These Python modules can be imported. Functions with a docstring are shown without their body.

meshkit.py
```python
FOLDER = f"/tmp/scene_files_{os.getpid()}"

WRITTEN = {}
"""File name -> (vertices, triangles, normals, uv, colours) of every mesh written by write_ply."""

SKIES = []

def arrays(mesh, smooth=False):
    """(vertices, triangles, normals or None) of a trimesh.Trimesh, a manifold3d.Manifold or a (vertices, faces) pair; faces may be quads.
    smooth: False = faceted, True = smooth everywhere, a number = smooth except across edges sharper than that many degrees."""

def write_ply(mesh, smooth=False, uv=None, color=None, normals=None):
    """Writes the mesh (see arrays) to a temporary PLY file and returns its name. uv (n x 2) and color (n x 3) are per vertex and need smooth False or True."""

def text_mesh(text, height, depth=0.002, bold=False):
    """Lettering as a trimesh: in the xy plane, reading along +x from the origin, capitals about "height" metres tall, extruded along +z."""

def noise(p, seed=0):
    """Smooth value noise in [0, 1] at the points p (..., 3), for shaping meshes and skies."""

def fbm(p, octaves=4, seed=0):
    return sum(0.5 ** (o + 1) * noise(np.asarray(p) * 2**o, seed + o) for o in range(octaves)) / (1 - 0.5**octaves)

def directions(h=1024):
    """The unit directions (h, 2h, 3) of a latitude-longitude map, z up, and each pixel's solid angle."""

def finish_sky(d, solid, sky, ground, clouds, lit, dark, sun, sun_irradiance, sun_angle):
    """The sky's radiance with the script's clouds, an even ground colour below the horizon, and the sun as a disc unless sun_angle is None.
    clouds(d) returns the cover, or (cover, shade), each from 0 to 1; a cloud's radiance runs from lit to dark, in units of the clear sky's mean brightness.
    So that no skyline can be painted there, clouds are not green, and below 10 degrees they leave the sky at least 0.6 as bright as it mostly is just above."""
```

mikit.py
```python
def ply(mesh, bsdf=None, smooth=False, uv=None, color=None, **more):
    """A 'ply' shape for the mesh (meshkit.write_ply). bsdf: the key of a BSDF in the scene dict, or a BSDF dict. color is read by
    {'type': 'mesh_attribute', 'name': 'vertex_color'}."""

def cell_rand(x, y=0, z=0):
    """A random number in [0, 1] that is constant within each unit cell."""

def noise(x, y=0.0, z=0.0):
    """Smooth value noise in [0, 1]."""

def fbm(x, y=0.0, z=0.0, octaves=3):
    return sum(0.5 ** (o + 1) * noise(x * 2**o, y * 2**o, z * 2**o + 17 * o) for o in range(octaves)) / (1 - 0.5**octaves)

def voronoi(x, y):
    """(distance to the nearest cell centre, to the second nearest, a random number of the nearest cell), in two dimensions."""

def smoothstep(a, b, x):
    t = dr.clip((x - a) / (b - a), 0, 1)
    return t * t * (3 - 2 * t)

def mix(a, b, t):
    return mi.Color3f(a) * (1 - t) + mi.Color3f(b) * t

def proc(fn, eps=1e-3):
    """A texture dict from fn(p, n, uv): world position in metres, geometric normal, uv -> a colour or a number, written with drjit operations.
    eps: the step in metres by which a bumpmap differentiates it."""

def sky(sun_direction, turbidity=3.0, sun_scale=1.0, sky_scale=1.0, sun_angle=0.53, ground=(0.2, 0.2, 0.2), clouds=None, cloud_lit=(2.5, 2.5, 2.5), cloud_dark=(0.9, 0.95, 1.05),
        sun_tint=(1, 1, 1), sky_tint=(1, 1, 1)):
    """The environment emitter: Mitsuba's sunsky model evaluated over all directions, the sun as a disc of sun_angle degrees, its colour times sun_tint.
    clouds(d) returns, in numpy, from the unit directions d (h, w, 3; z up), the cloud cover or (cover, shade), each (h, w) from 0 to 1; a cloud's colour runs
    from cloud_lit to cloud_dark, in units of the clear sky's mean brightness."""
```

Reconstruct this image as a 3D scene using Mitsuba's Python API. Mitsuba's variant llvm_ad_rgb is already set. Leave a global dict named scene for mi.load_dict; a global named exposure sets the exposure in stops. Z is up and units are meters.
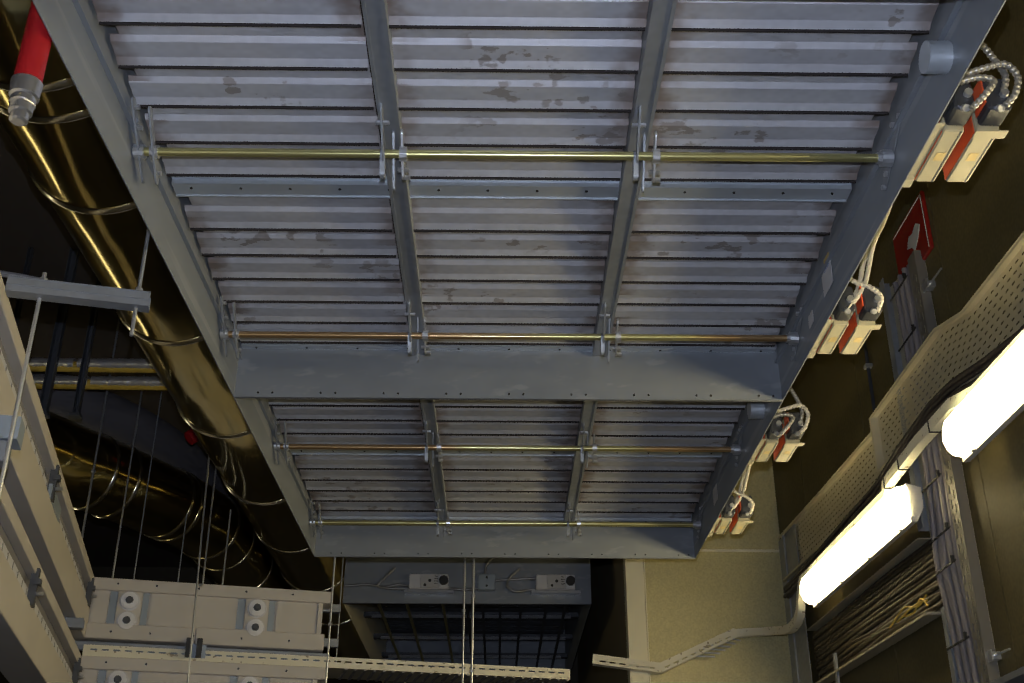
import math, random
import numpy as np, trimesh, drjit as dr, mitsuba as mi, mikit
from shapely.geometry import Polygon, LineString, Point, box as sbox
from shapely import affinity
from mikit import noise, fbm, voronoi, smoothstep, mix, proc, cell_rand

T = mi.ScalarTransform4f
random.seed(5)
rng = np.random.default_rng(5)
EYE = 1.6                                    # camera height above the floor; all heights below are relative to the camera

# ---------------------------------------------------------------- camera, lights, exposure
scene = {'type': 'scene'}
labels = {}
exposure = 0.0
F, PITCH, YAW, ROLL = 1159.33, 0.460059, 0.0109249, 0.0024719
fwd = np.array([math.sin(YAW) * math.cos(PITCH), math.cos(YAW) * math.cos(PITCH), math.sin(PITCH)])
rgt = np.array([math.cos(YAW), -math.sin(YAW), 0.0])
up0 = np.cross(rgt, fwd)
up = up0 * math.cos(ROLL) - rgt * math.sin(ROLL)
cam = np.array([0, 0, EYE])
scene['camera'] = {'type': 'perspective', 'fov': math.degrees(2 * math.atan(512 / F)), 'fov_axis': 'x', 'near_clip': 0.02, 'far_clip': 100.0,
                   'to_world': T().look_at(origin=cam.tolist(), target=(cam + fwd).tolist(), up=up.tolist())}
LAMP_RADIANCE = [20.0, 16.4, 8.6]
LEFT_LAMP_RADIANCE = [3.4, 2.9, 1.6]
FLASH = [10.4, 11.5, 14.2]
scene['camera_flash'] = {'type': 'spot', 'intensity': {'type': 'rgb', 'value': FLASH}, 'cutoff_angle': 50.0, 'beam_width': 22.0,
                         'to_world': T().look_at(origin=[0.0, -0.02, EYE + 0.11], target=(cam + fwd * 3 + np.array([0, 0, 0.11])).tolist(), up=[0, 0, 1])}

# ---------------------------------------------------------------- materials
def mat(key, base, rough=0.5, metal=0.0, bump=None, bscale=1.0, **kw):
    b = {'type': 'principled', 'base_color': base if isinstance(base, dict) else {'type': 'rgb', 'value': list(base)},
         'roughness': rough, 'metallic': metal, **kw}
    if bump is not None:
        b = {'type': 'bumpmap', 'arbitrary': bump, 'scale': bscale, 'bsdf': b}
    scene[key] = {'type': 'twosided', 'bsdf': b}
    return key

def galv_fn(p, n, uv):
    a = fbm(p.x * 6 + 3, p.y * 6, p.z * 9, 4)
    s = noise(p.x * 60, p.y * 60, p.z * 60)
    return mix((0.20, 0.22, 0.25), (0.29, 0.31, 0.335), a) * (0.94 + 0.12 * s)

def blade_fn(p, n, uv):
    a = fbm(p.x * 3.1, p.y * 17, 2.0, 3)
    s = noise(p.x * 70, p.y * 90, 1.0)
    col = mix((0.485, 0.495, 0.54), (0.60, 0.61, 0.645), a) * (0.95 + 0.1 * s)
    d = mi.Float(9)
    for e in (-0.907, -0.318, -0.267, 0.322, 0.376, 0.963):
        d = dr.minimum(d, dr.abs(p.x - e))
    row = noise(dr.floor(p.y / 0.15) * 7.3, p.x * 2.1, 4.0)
    rust = smoothstep(0.10, 0.0, d + 0.09 * (fbm(p.x * 22, p.y * 30, 7.0, 3) - 0.35)) * smoothstep(0.15, 0.6, row)
    col = mix(col, (0.17, 0.105, 0.065), 0.75 * rust)
    scuff = smoothstep(0.62, 0.70, fbm(p.x * 24 + 31, p.y * 40, 5.0, 4)) * smoothstep(0.60, 0.78, noise(p.x * 3.3 + 9, p.y * 5.7, 8.0))
    return mix(col, (0.27, 0.24, 0.225), 0.8 * scuff)

def plate_fn(p, n, uv):
    a = fbm(p.x * 4, p.z * 9, p.y * 3, 4)
    w = smoothstep(0.58, 0.72, fbm(p.x * 11 + p.z * 9, p.z * 30 - p.x * 6, p.y, 4))
    return mix(mix((0.19, 0.212, 0.245), (0.255, 0.277, 0.305), a), (0.36, 0.38, 0.40), 0.4 * w)

def gold_bump(p, n, uv):
    return fbm(p.x * 4 + p.y * 1.5, p.y * 2.2, p.z * 4, 2)

def gold_fn(p, n, uv):
    return mix((0.46, 0.37, 0.14), (0.60, 0.50, 0.22), fbm(p.x * 5, p.y * 3, p.z * 5, 3))

def rib_fn(p, n, uv):        # fine stucco embossing of the sandwich panels
    u = p.x + p.y
    return 0.5 + 0.25 * dr.sin(u * 330) * dr.sin(p.z * 330) + 0.25 * dr.sin(u * 160)

def wallback_fn(p, n, uv):
    return mix((0.52, 0.455, 0.225), (0.62, 0.55, 0.285), fbm(p.x * 3, p.z * 3, 1.0, 3)) * (0.9 + 0.2 * noise(p.x * 150, p.z * 150, 0.0))

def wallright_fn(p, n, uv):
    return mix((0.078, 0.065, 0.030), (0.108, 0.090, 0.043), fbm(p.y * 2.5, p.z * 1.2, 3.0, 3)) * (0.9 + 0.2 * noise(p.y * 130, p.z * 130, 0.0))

def cream_fn(p, n, uv):
    return mix((0.52, 0.485, 0.43), (0.59, 0.55, 0.49), fbm(p.x * 4, p.y * 4, p.z * 6, 3))

def tray_fn(p, n, uv):
    return mix((0.43, 0.385, 0.27), (0.54, 0.495, 0.36), fbm(p.x * 8, p.y * 5, p.z * 8, 4))

def chan_fn(p, n, uv):
    d = smoothstep(0.70, 0.76, fbm(p.x * 45, p.y * 45, p.z * 45, 3))
    return mix(mix((0.72, 0.67, 0.50), (0.80, 0.76, 0.60), noise(p.x * 9, p.y * 9, p.z * 9)), (0.22, 0.15, 0.08), 0.7 * d)

def rod_fn(p, n, uv):
    t = smoothstep(0.35, 0.65, noise(p.x * 2.5, dr.floor(p.y) * 3.7, 2.0))
    t = dr.select((p.y < 3.0) | (p.y > 5.0), 1.0, t)
    return mix((0.60, 0.40, 0.20), (0.66, 0.62, 0.28), t)

mat('galvanised', proc(galv_fn), 0.45, 0.45)
mat('frame_steel', proc(plate_fn), 0.45, 0.35)
mat('blade_steel', proc(blade_fn), 0.42, 0.45)
mat('edge_strip', (0.020, 0.016, 0.015), 0.8)  # near-black strip hanging along the far edge of each blade
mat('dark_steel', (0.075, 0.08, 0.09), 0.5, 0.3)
mat('rail_steel', (0.42, 0.46, 0.50), 0.4, 0.45)
mat('zinc', (0.55, 0.57, 0.60), 0.33, 0.8)
mat('bright_zinc', (0.75, 0.76, 0.78), 0.22, 0.9)
mat('brass_rod', proc(rod_fn), 0.25, 0.85)
mat('gold_foil', proc(gold_fn), 0.12, 1.0, clearcoat=1.0, clearcoat_gloss=0.97, bump=proc(gold_bump), bscale=0.020)
mat('gold_band', (0.74, 0.72, 0.66), 0.2, 1.0)
mat('wall_back_paint', proc(wallback_fn), 0.38, 0.1, bump=proc(rib_fn, 5e-4), bscale=0.0022)
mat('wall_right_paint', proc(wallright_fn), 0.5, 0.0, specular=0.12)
mat('trim_paint', (0.80, 0.74, 0.53), 0.35)
mat('dark_concrete', (0.055, 0.045, 0.038), 0.9)
mat('dark_wall', (0.07, 0.06, 0.042), 0.7)
mat('recess_paint', (0.16, 0.135, 0.085), 0.6)
mat('floor_paint', (0.09, 0.085, 0.08), 0.6)
mat('cream_paint', proc(cream_fn), 0.42)
mat('groove_grey', (0.26, 0.25, 0.25), 0.45, 0.3)
mat('light_grey', (0.56, 0.56, 0.58), 0.45)
mat('blue_grey', (0.30, 0.35, 0.40), 0.45, 0.3)
mat('tray_steel', proc(tray_fn), 0.42, 0.35)
mat('channel_white', proc(chan_fn), 0.45)
mat('cable_black', (0.040, 0.032, 0.028), 0.5)
mat('cable_brown', (0.030, 0.024, 0.017), 0.55, specular=0.25)
mat('cable_tan', (0.042, 0.034, 0.021), 0.55, specular=0.25)
mat('riser_steel', (0.17, 0.16, 0.14), 0.45, 0.3)
mat('cable_grey', (0.18, 0.165, 0.17), 0.5)
mat('black_plastic', (0.018, 0.018, 0.018), 0.45)
mat('lamp_housing', (0.55, 0.53, 0.46), 0.4)
mat('lens', (0.85, 0.83, 0.78), 0.35)
mat('conduit_steel', (0.30, 0.30, 0.295), 0.35, 0.6)
mat('conduit_white', (0.50, 0.47, 0.39), 0.45)
mat('actuator_orange', (0.62, 0.085, 0.03), 0.45)
mat('actuator_cream', (0.31, 0.285, 0.20), 0.45)
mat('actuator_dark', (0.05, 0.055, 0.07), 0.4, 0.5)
mat('sticker_yellow', (0.42, 0.32, 0.13), 0.5)
mat('sticker_white', (0.42, 0.42, 0.43), 0.5)
mat('sticker_blue', (0.04, 0.10, 0.42), 0.5)
mat('hose_red', (0.33, 0.010, 0.014), 0.42)
mat('sign_red', (0.20, 0.012, 0.008), 0.45)
mat('sign_white', (0.42, 0.41, 0.40), 0.5)
mat('pipe_grey', (0.12, 0.115, 0.125), 0.7)
mat('pipe_yellow', (0.62, 0.42, 0.07), 0.4)
mat('cap_white', (0.74, 0.74, 0.76), 0.35)
mat('foil', (0.85, 0.85, 0.86), 0.3, 0.8)

# ---------------------------------------------------------------- helpers
def numbered(key):
    if key not in scene and key not in labels:
        return key
    k = 1
    while f'{key}_{k:03d}' in scene or f'{key}_{k:03d}' in labels:
        k += 1
    return f'{key}_{k:03d}'

def put(key, mesh, bsdf, smooth=False, extra=None):
    m = mesh.copy() if isinstance(mesh, trimesh.Trimesh) else mesh
    m.apply_translation([0, 0, EYE])
    scene[key] = mikit.ply(m, bsdf, smooth=smooth, **(extra or {}))
    return key

def thing(name, label, cat, group=None):
    key = numbered(name)
    labels[key] = {'label': label, 'category': cat}
    if group:
        labels[key]['group'] = group
    return key

def solo(name, mesh, bsdf, label, cat, group=None, smooth=False):
    key = thing(name, label, cat, group)
    return put(key, mesh, bsdf, smooth)

def part(parent, name, mesh, bsdf, smooth=False, label=None, kind=None, extra=None):
    key = numbered(parent + '__' + name)
    put(key, mesh, bsdf, smooth, extra)
    if label or kind:
        labels[key] = {}
        if label:
            labels[key]['label'] = label
        if kind:
            labels[key]['kind'] = kind
    return key

def struct(name, mesh, bsdf, label, smooth=False):
    put(name, mesh, bsdf, smooth)
    labels[name] = {'label': label, 'kind': 'structure'}
    return name

def cat(*ms):
    out = []
    for m in ms:
        out += list(m) if isinstance(m, (list, tuple)) else [m]
    return trimesh.util.concatenate(out)

def bx(x0, x1, y0, y1, z0, z1):
    m = trimesh.creation.box(extents=[abs(x1 - x0), abs(y1 - y0), abs(z1 - z0)])
    m.apply_translation([(x0 + x1) / 2, (y0 + y1) / 2, (z0 + z1) / 2])
    return m

def cbx(x0, x1, y0, y1, z0, z1, c=0.004):
    """Chamfered box."""
    import manifold3d as m3
    pts = []
    for X, sx in ((x0, 1), (x1, -1)):
        for Y, sy in ((y0, 1), (y1, -1)):
            for Z, sz in ((z0, 1), (z1, -1)):
                pts += [[X + sx * c, Y + sy * c, Z], [X + sx * c, Y, Z + sz * c], [X, Y + sy * c, Z + sz * c]]
    m = m3.Manifold.hull_points(np.array(pts)).to_mesh()
    return trimesh.Trimesh(m.vert_properties[:, :3], m.tri_verts)

def rod(a, b, r, n=10):
    return trimesh.creation.cylinder(radius=r, segment=[a, b], sections=n)

def catmull(pts, k=8):
    p = np.asarray(pts, float)
    q = np.vstack([2 * p[0] - p[1], p, 2 * p[-1] - p[-2]])
    out = []
    for i in range(1, len(q) - 2):
        for t in np.arange(k) / k:
            a, b, c, d = q[i - 1], q[i], q[i + 1], q[i + 2]
            out.append(0.5 * (2 * b + (c - a) * t + (2 * a - 5 * b + 4 * c - d) * t * t + (3 * b - a - 3 * c + d) * t ** 3))
    out.append(p[-1])
    return np.array(out)

def tube(pts, r, n=8):
    """Capped round tube along a polyline; r may vary along it."""
    p = np.asarray(pts, float)
    t = np.gradient(p, axis=0)
    t /= np.linalg.norm(t, axis=1, keepdims=True)
    a = np.cross(t[0], [0, 0, 1.0] if abs(t[0][2]) < 0.9 else [1.0, 0, 0])
    A, B = [], []
    for i in range(len(p)):
        a = a - t[i] * (a @ t[i])
        a /= np.linalg.norm(a)
        A.append(a); B.append(np.cross(t[i], a))
    ang = np.arange(n) * 2 * np.pi / n
    R = np.broadcast_to(np.asarray(r, float), (len(p),))
    v = p[:, None] + R[:, None, None] * (np.cos(ang)[None, :, None] * np.array(A)[:, None] + np.sin(ang)[None, :, None] * np.array(B)[:, None])
    v = v.reshape(-1, 3)
    f = []
    for i in range(len(p) - 1):
        for j in range(n):
            q = [i * n + j, i * n + (j + 1) % n, (i + 1) * n + (j + 1) % n, (i + 1) * n + j]
            f += [[q[0], q[1], q[2]], [q[0], q[2], q[3]]]
    c0, c1 = len(v), len(v) + 1
    v = np.vstack([v, p[0], p[-1]])
    for j in range(n):
        f.append([c0, (j + 1) % n, j])
        f.append([c1, (len(p) - 1) * n + j, (len(p) - 1) * n + (j + 1) % n])
    m = trimesh.Trimesh(v, f, process=False)
    m.fix_normals()
    return m

def sweep_box(pts, w, h, side=(1, 0, 0)):
    """Rectangular bar along a polyline: w across 'side', h across the third axis."""
    p = np.asarray(pts, float)
    t = np.gradient(p, axis=0)
    t /= np.linalg.norm(t, axis=1, keepdims=True)
    side = np.broadcast_to(np.asarray(side, float), p.shape)
    v = []
    for i in range(len(p)):
        s = side[i] - t[i] * (side[i] @ t[i]); s = s / np.linalg.norm(s)
        b = np.cross(t[i], s)
        v += [p[i] + s * w / 2 * a + b * h / 2 * c for a, c in ((-1, -1), (1, -1), (1, 1), (-1, 1))]
    f = []
    for i in range(len(p) - 1):
        for j in range(4):
            q = [i * 4 + j, i * 4 + (j + 1) % 4, (i + 1) * 4 + (j + 1) % 4, (i + 1) * 4 + j]
            f += [[q[0], q[1], q[2]], [q[0], q[2], q[3]]]
    e = (len(p) - 1) * 4
    f += [[0, 2, 1], [0, 3, 2], [e, e + 1, e + 2], [e, e + 2, e + 3]]
    m = trimesh.Trimesh(np.array(v), f, process=False)
    m.fix_normals()
    return m

def extrude(poly, d, frame):
    """Extrude a shapely polygon by d; frame: columns (u, v, w) world axes and origin."""
    ms = [trimesh.creation.extrude_polygon(g, d, engine='earcut') for g in getattr(poly, 'geoms', [poly])]
    m = cat(ms)
    u, v, w, o = (np.asarray(q, float) for q in frame)
    M = np.eye(4); M[:3, 0], M[:3, 1], M[:3, 2], M[:3, 3] = u, v, w, o
    m.apply_transform(M)
    return m

YZ = lambda x: ((0, 1, 0), (0, 0, 1), (1, 0, 0), (x, 0, 0))      # polygon drawn in (y, z), thickness along +x
XZ = lambda y: ((1, 0, 0), (0, 0, 1), (0, 1, 0), (0, y, 0))

# ---------------------------------------------------------------- the setting
WX, WY = 1.66, 6.64
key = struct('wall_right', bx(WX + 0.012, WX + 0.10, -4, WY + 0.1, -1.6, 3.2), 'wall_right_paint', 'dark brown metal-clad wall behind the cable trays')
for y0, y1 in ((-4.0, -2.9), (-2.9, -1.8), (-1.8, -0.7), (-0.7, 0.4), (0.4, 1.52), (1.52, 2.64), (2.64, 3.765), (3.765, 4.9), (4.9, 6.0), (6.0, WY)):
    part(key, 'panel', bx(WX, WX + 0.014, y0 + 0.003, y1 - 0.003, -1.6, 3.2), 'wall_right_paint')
key = struct('wall_back', bx(0.74, WX + 0.1, WY + 0.012, WY + 0.10, -1.6, 3.2), 'wall_back_paint', 'olive embossed metal wall at the far right, lit by the lamp')
part(key, 'panel', bx(0.85, WX, WY, WY + 0.014, 1.932, 3.2), 'wall_back_paint')
part(key, 'panel', bx(0.85, WX, WY, WY + 0.014, -1.6, 1.922), 'wall_back_paint')
part(key, 'joint_strip', bx(0.85, WX, WY - 0.008, WY + 0.008, 1.920, 1.934), 'trim_paint')
struct('trim_1', cat(bx(0.737, 0.842, WY - 0.012, WY + 0.012, -1.6, 3.2), bx(0.846, 0.852, WY - 0.006, WY + 0.012, -1.6, 3.2), bx(0.737, 0.75, WY, WY + 0.1, -1.6, 3.2)),
       'trim_paint', 'pale corner strip at the edge of the far wall')
struct('wall_recess', bx(0.74, 0.84, WY + 0.1, 11.0, -1.6, 3.2), 'recess_paint', 'dark side wall of the space beyond the far wall')
struct('wall_far', bx(-6.1, 0.84, 11.0, 11.1, -1.6, 3.2), 'dark_wall', 'dark wall far behind the dampers')
struct('wall_left', bx(-6.1, -6.0, -4, 11.0, -1.6, 3.2), 'dark_wall', 'dark wall at far left')
struct('wall_rear', bx(-6.1, WX + 0.1, -4.1, -4.0, -1.6, 3.2), 'dark_wall', 'dark wall behind the camera')
struct('ceiling', bx(-6.1, WX + 0.1, -4.1, 11.1, 3.0, 3.2), 'dark_concrete', 'dark ceiling slab above the ducts')
struct('floor', bx(-6.1, WX + 0.1, -4.1, 11.1, -1.7, -1.6), 'floor_paint', 'grey floor')

# ---------------------------------------------------------------- smoke dampers overhead
XL, XR = -0.917, 0.977
COLS = ((-0.907, -0.317), (-0.266, 0.322), (0.376, 0.963))
MULL = (-0.281, 0.349)
prof = Polygon([(-.077, .026), (-.064, .016), (-.017, .011), (0, 0), (.0015, .002), (-.016, .0145), (-.065, .0195), (-.077, .029)])
prof_back = Polygon([(-.165, .0275), (-.077, .026), (-.076, .0285), (-.165, .030)])
prof_strip = Polygon([(.0017, .016), (.0017, -.0060), (.0045, -.0060), (.0050, .016)])

def slot_plate(y0, z0, y1, z1, w):
    return LineString([(y0, z0), (y1, z1)]).buffer(w / 2, quad_segs=5)

def damper(name, label, sf, sb, z=0.0):
    """sf: offset in y of the frame; sb: offset in y of the blades and rods."""
    t = thing(name, label, 'smoke damper')
    y0, y1 = 1.706 + sf, 3.68 + sf
    zb, zt, zl = 1.60, 2.06, 1.793
    for s, x in ((1, XL), (-1, XR)):
        w = cat(bx(x - s * 0.003, x, y0, y1, zb, zt), bx(x, x + s * 0.013, y0, y1, 1.742, 1.746), bx(x, x + s * 0.002, y0 + .002, y1 - .002, 1.744, 1.80))
        side = part(t, 'side_wall', w, 'frame_steel')
    part(t, 'end_wall', cat(bx(XL, XR, y1 - 0.003, y1, zb, zt), bx(XL, XR, y1 - 0.012, y1, zb - .002, zb + .001)), 'frame_steel', label='plain galvanised far end plate')
    part(t, 'end_wall', bx(XL, XR, y0, y0 + 0.003, zb, zt), 'frame_steel')
    part(t, 'flange', bx(XL + .01, XR - .01, y1 - 0.028, y1 - 0.003, 1.786, 1.80), 'rail_steel')
    dots = [rod((x, y1 - .0055, zb + .018), (x, y1 - .0025, zb + .018), .004, 6) for x in np.linspace(XL + .08, XR - .08, 9) for x in (x, x + .05)]
    dots += [rod((x, y1 - .016, 1.783), (x, y1 - .016, 1.787), .004, 6) for x in np.linspace(XL + .06, XR - .06, 11)]
    dots += [rod((x, 2.69 + sb, 1.797), (x, 2.69 + sb, 1.801), .004, 6) for x in np.linspace(XL + .06, XR - .06, 14)]
    part(t, 'screws', cat(dots), 'black_plastic', kind='stuff')
    # lattice
    part(t, 'cross_rail', cat(bx(XL + .01, XR - .01, 2.672 + sb, 2.727 + sb, 1.80, 1.806), bx(XL + .01, XR - .01, 2.645 + sb, 2.672 + sb, 1.815, 1.821),
                              bx(XL + .01, XR - .01, 2.670 + sb, 2.673 + sb, 1.80, 1.821), bx(XL + .01, XR - .01, 2.725 + sb, 2.73 + sb, 1.796, 1.82)), 'rail_steel')
    for x in MULL:
        part(t, 'mullion', cat(bx(x - .025, x + .025, y0 + .003, y1 - .004, 1.768, 1.84), bx(x - .0255, x - .017, y0 + .003, y1 - .004, 1.764, 1.768), bx(x + .017, x + .0255, y0 + .003, y1 - .004, 1.764, 1.768)), 'galvanised')
    edges = [1.872 + .1485 * k for k in range(6)] + [2.886 + .1485 * k for k in range(6)]
    for (a, b) in COLS:
        m = cat(extrude(prof, b - a, YZ(a)), extrude(prof_back, b - a - (.022 if a < -.5 else .002) - (.022 if b > .5 else .002), YZ(a + (.022 if a < -.5 else .002))))
        m.apply_translation([0, 0, zl + EYE])
        d = mikit.ply(m, 'blade_steel')
        m = extrude(prof_strip, b - a - .004, YZ(a + .002))
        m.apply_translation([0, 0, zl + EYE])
        d_strip = mikit.ply(m, 'edge_strip')
        for e in edges:
            if e + sb > y1 + .002:
                continue
            k = numbered(t + '__blade')
            j = random.uniform(-.0012, .0012)
            scene[k] = {**d, 'to_world': T().translate([0, e + sb, j])}
            scene[k + '__edge_strip'] = {**d_strip, 'to_world': T().translate([0, e + sb, j])}
    # control rods with their levers and brackets
    for yr in (2.383 + sb, 3.393 + sb):
        c = part(t, 'control_rod', rod((-.90, yr, 1.70), (.972, yr, 1.70), .0108, 16), 'brass_rod', smooth=40, label='brass coloured control rod')
        for x in MULL:
            a = extrude(slot_plate(yr - .005, 1.690, yr - .10, 1.765, .030).difference(Point(yr - .07, 1.742).buffer(.006)), .005, YZ(x - .016))
            a2 = extrude(slot_plate(yr, 1.700, yr + .02, 1.655, .026), .012, YZ(x - .022))
            part(t, 'lever_arm', cat(a, a2), 'galvanised')
            b = extrude(slot_plate(yr - .03, 1.740, yr + .045, 1.668, .026), .005, YZ(x + .030))
            part(t, 'rod_clamp', cat(b, rod((x + .026, yr, 1.70), (x + .044, yr, 1.70), .019, 12), rod((x + .02, yr + .035, 1.676), (x + .048, yr + .035, 1.676), .007, 6)), 'zinc')
            part(t, 'hanger', extrude(slot_plate(yr - .005, 1.76, yr + .075, 1.650, .016), .005, YZ(x + .006)), 'galvanised')
            part(t, 'bolt', rod((x - .03, yr - .07, 1.742), (x + .004, yr - .07, 1.742), .006, 6), 'zinc')
            part(t, 'bolt', rod((x + .03, yr + .05, 1.664), (x + .05, yr + .05, 1.664), .007, 6), 'zinc')
        xl = XL + .004
        part(t, 'lever_arm', cat(extrude(slot_plate(yr - .10, 1.775, yr + .05, 1.655, .026).difference(Point(yr - .065, 1.748).buffer(.007)), .005, YZ(xl + .012)),
                                 extrude(slot_plate(yr - .08, 1.765, yr + .045, 1.645, .022), .005, YZ(xl + .048))), 'galvanised')
        part(t, 'rod_clamp', cat(rod((xl, yr, 1.70), (xl + .026, yr, 1.70), .019, 12), rod((xl + .04, yr, 1.70), (xl + .06, yr, 1.70), .017, 12)), 'zinc')
        for u, v, w in ((.014, -.09, 1.767), (.014, -.05, 1.735), (.048, .035, 1.66)):
            part(t, 'bolt', rod((xl + u, yr + v, w), (xl + u + .014, yr + v, w), .0065, 6), 'zinc')
        part(t, 'rod_clamp', cat(rod((XR - .03, yr, 1.70), (XR - .003, yr, 1.70), .022, 14), rod((XR - .04, yr, 1.70), (XR - .03, yr, 1.70), .015, 12)), 'zinc')
        for v, w in ((-.10, 1.755), (-.05, 1.765), (.04, 1.68), (.07, 1.66)):
            part(t, 'bolt', rod((XR - .012, yr + v, w), (XR - .002, yr + v, w), .0075, 6), 'zinc')
        part(t, 'bracket', extrude(slot_plate(yr - .09, 1.76, yr + .06, 1.675, .034), .003, YZ(XR - .005)), 'galvanised')
    part(t, 'bearing_cap', cat(rod((XR - .05, 1.995 + sf, 1.693), (XR, 1.995 + sf, 1.693), .036, 28)), 'rail_steel', smooth=30, label='round grey cap on the right side wall')
    part(t, 'label_plate', bx(XR - .0045, XR - .0028, 2.955 + sf, 3.055 + sf, 1.67, 1.745), 'sticker_white', label='small pale label on the right side wall')
    if sf < 1:
        part(t, 'label_plate', bx(XR - .0045, XR - .0028, 2.965 + sf, 3.015 + sf, 1.752, 1.775), 'sticker_yellow', label='yellow corner of the sticker')
        part(t, 'label_plate', bx(XR - .0045, XR - .0028, 2.965 + sf, 3.025 + sf, 1.735, 1.752), 'sticker_blue', label='blue band of the sticker')
        part(t, 'label_plate', bx(XR - .0045, XR - .0028, 3.19, 3.245, 1.66, 1.70), 'sticker_white')
    return t

damper('smoke_damper', 'nearest large galvanised louvre damper overhead, filling the top of the view', 0.0, 0.0)
damper('smoke_damper', 'second galvanised louvre damper beyond the nearest one, darker and farther off', 1.976, 2.02)

# third damper in the next room, with its actuators on the front face
t3 = thing('smoke_damper', 'farthest louvre damper beyond the far wall, dark, with actuators on its front face', 'smoke damper')
A0, A1, YF, ZF = -.985, .586, 7.30, 1.77
part(t3, 'front_wall', cat(bx(A0, A1, YF, YF + .003, ZF, 2.45), bx(A0, A1, YF, YF + .02, ZF - .002, ZF + .001)), 'frame_steel')
part(t3, 'side_wall', bx(A0, A0 + .003, YF + .003, 10.3, ZF, 2.45), 'trim_paint', label='left inner side, coloured pale yellow to stand for lamp light on it')  # pale paint instead of frame steel: the lamp light is put into the colour
part(t3, 'side_wall', bx(A1 - .003, A1, YF + .003, 10.3, ZF, 2.45), 'frame_steel')
part(t3, 'end_wall', bx(A0, A1, 10.3, 10.303, ZF, 2.45), 'frame_steel')
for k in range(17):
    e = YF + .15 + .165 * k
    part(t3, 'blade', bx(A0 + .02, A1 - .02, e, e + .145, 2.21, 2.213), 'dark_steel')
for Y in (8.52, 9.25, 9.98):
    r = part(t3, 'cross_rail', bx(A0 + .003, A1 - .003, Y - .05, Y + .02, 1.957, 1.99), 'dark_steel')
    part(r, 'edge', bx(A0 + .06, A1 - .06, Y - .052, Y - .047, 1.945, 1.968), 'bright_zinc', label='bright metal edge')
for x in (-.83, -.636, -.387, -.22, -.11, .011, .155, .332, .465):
    part(t3, 'rail', bx(x - .009, x + .009, YF + .02, 10.3, 1.925, 1.945), 'brass_rod' if x < -.3 else 'dark_steel')
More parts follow.
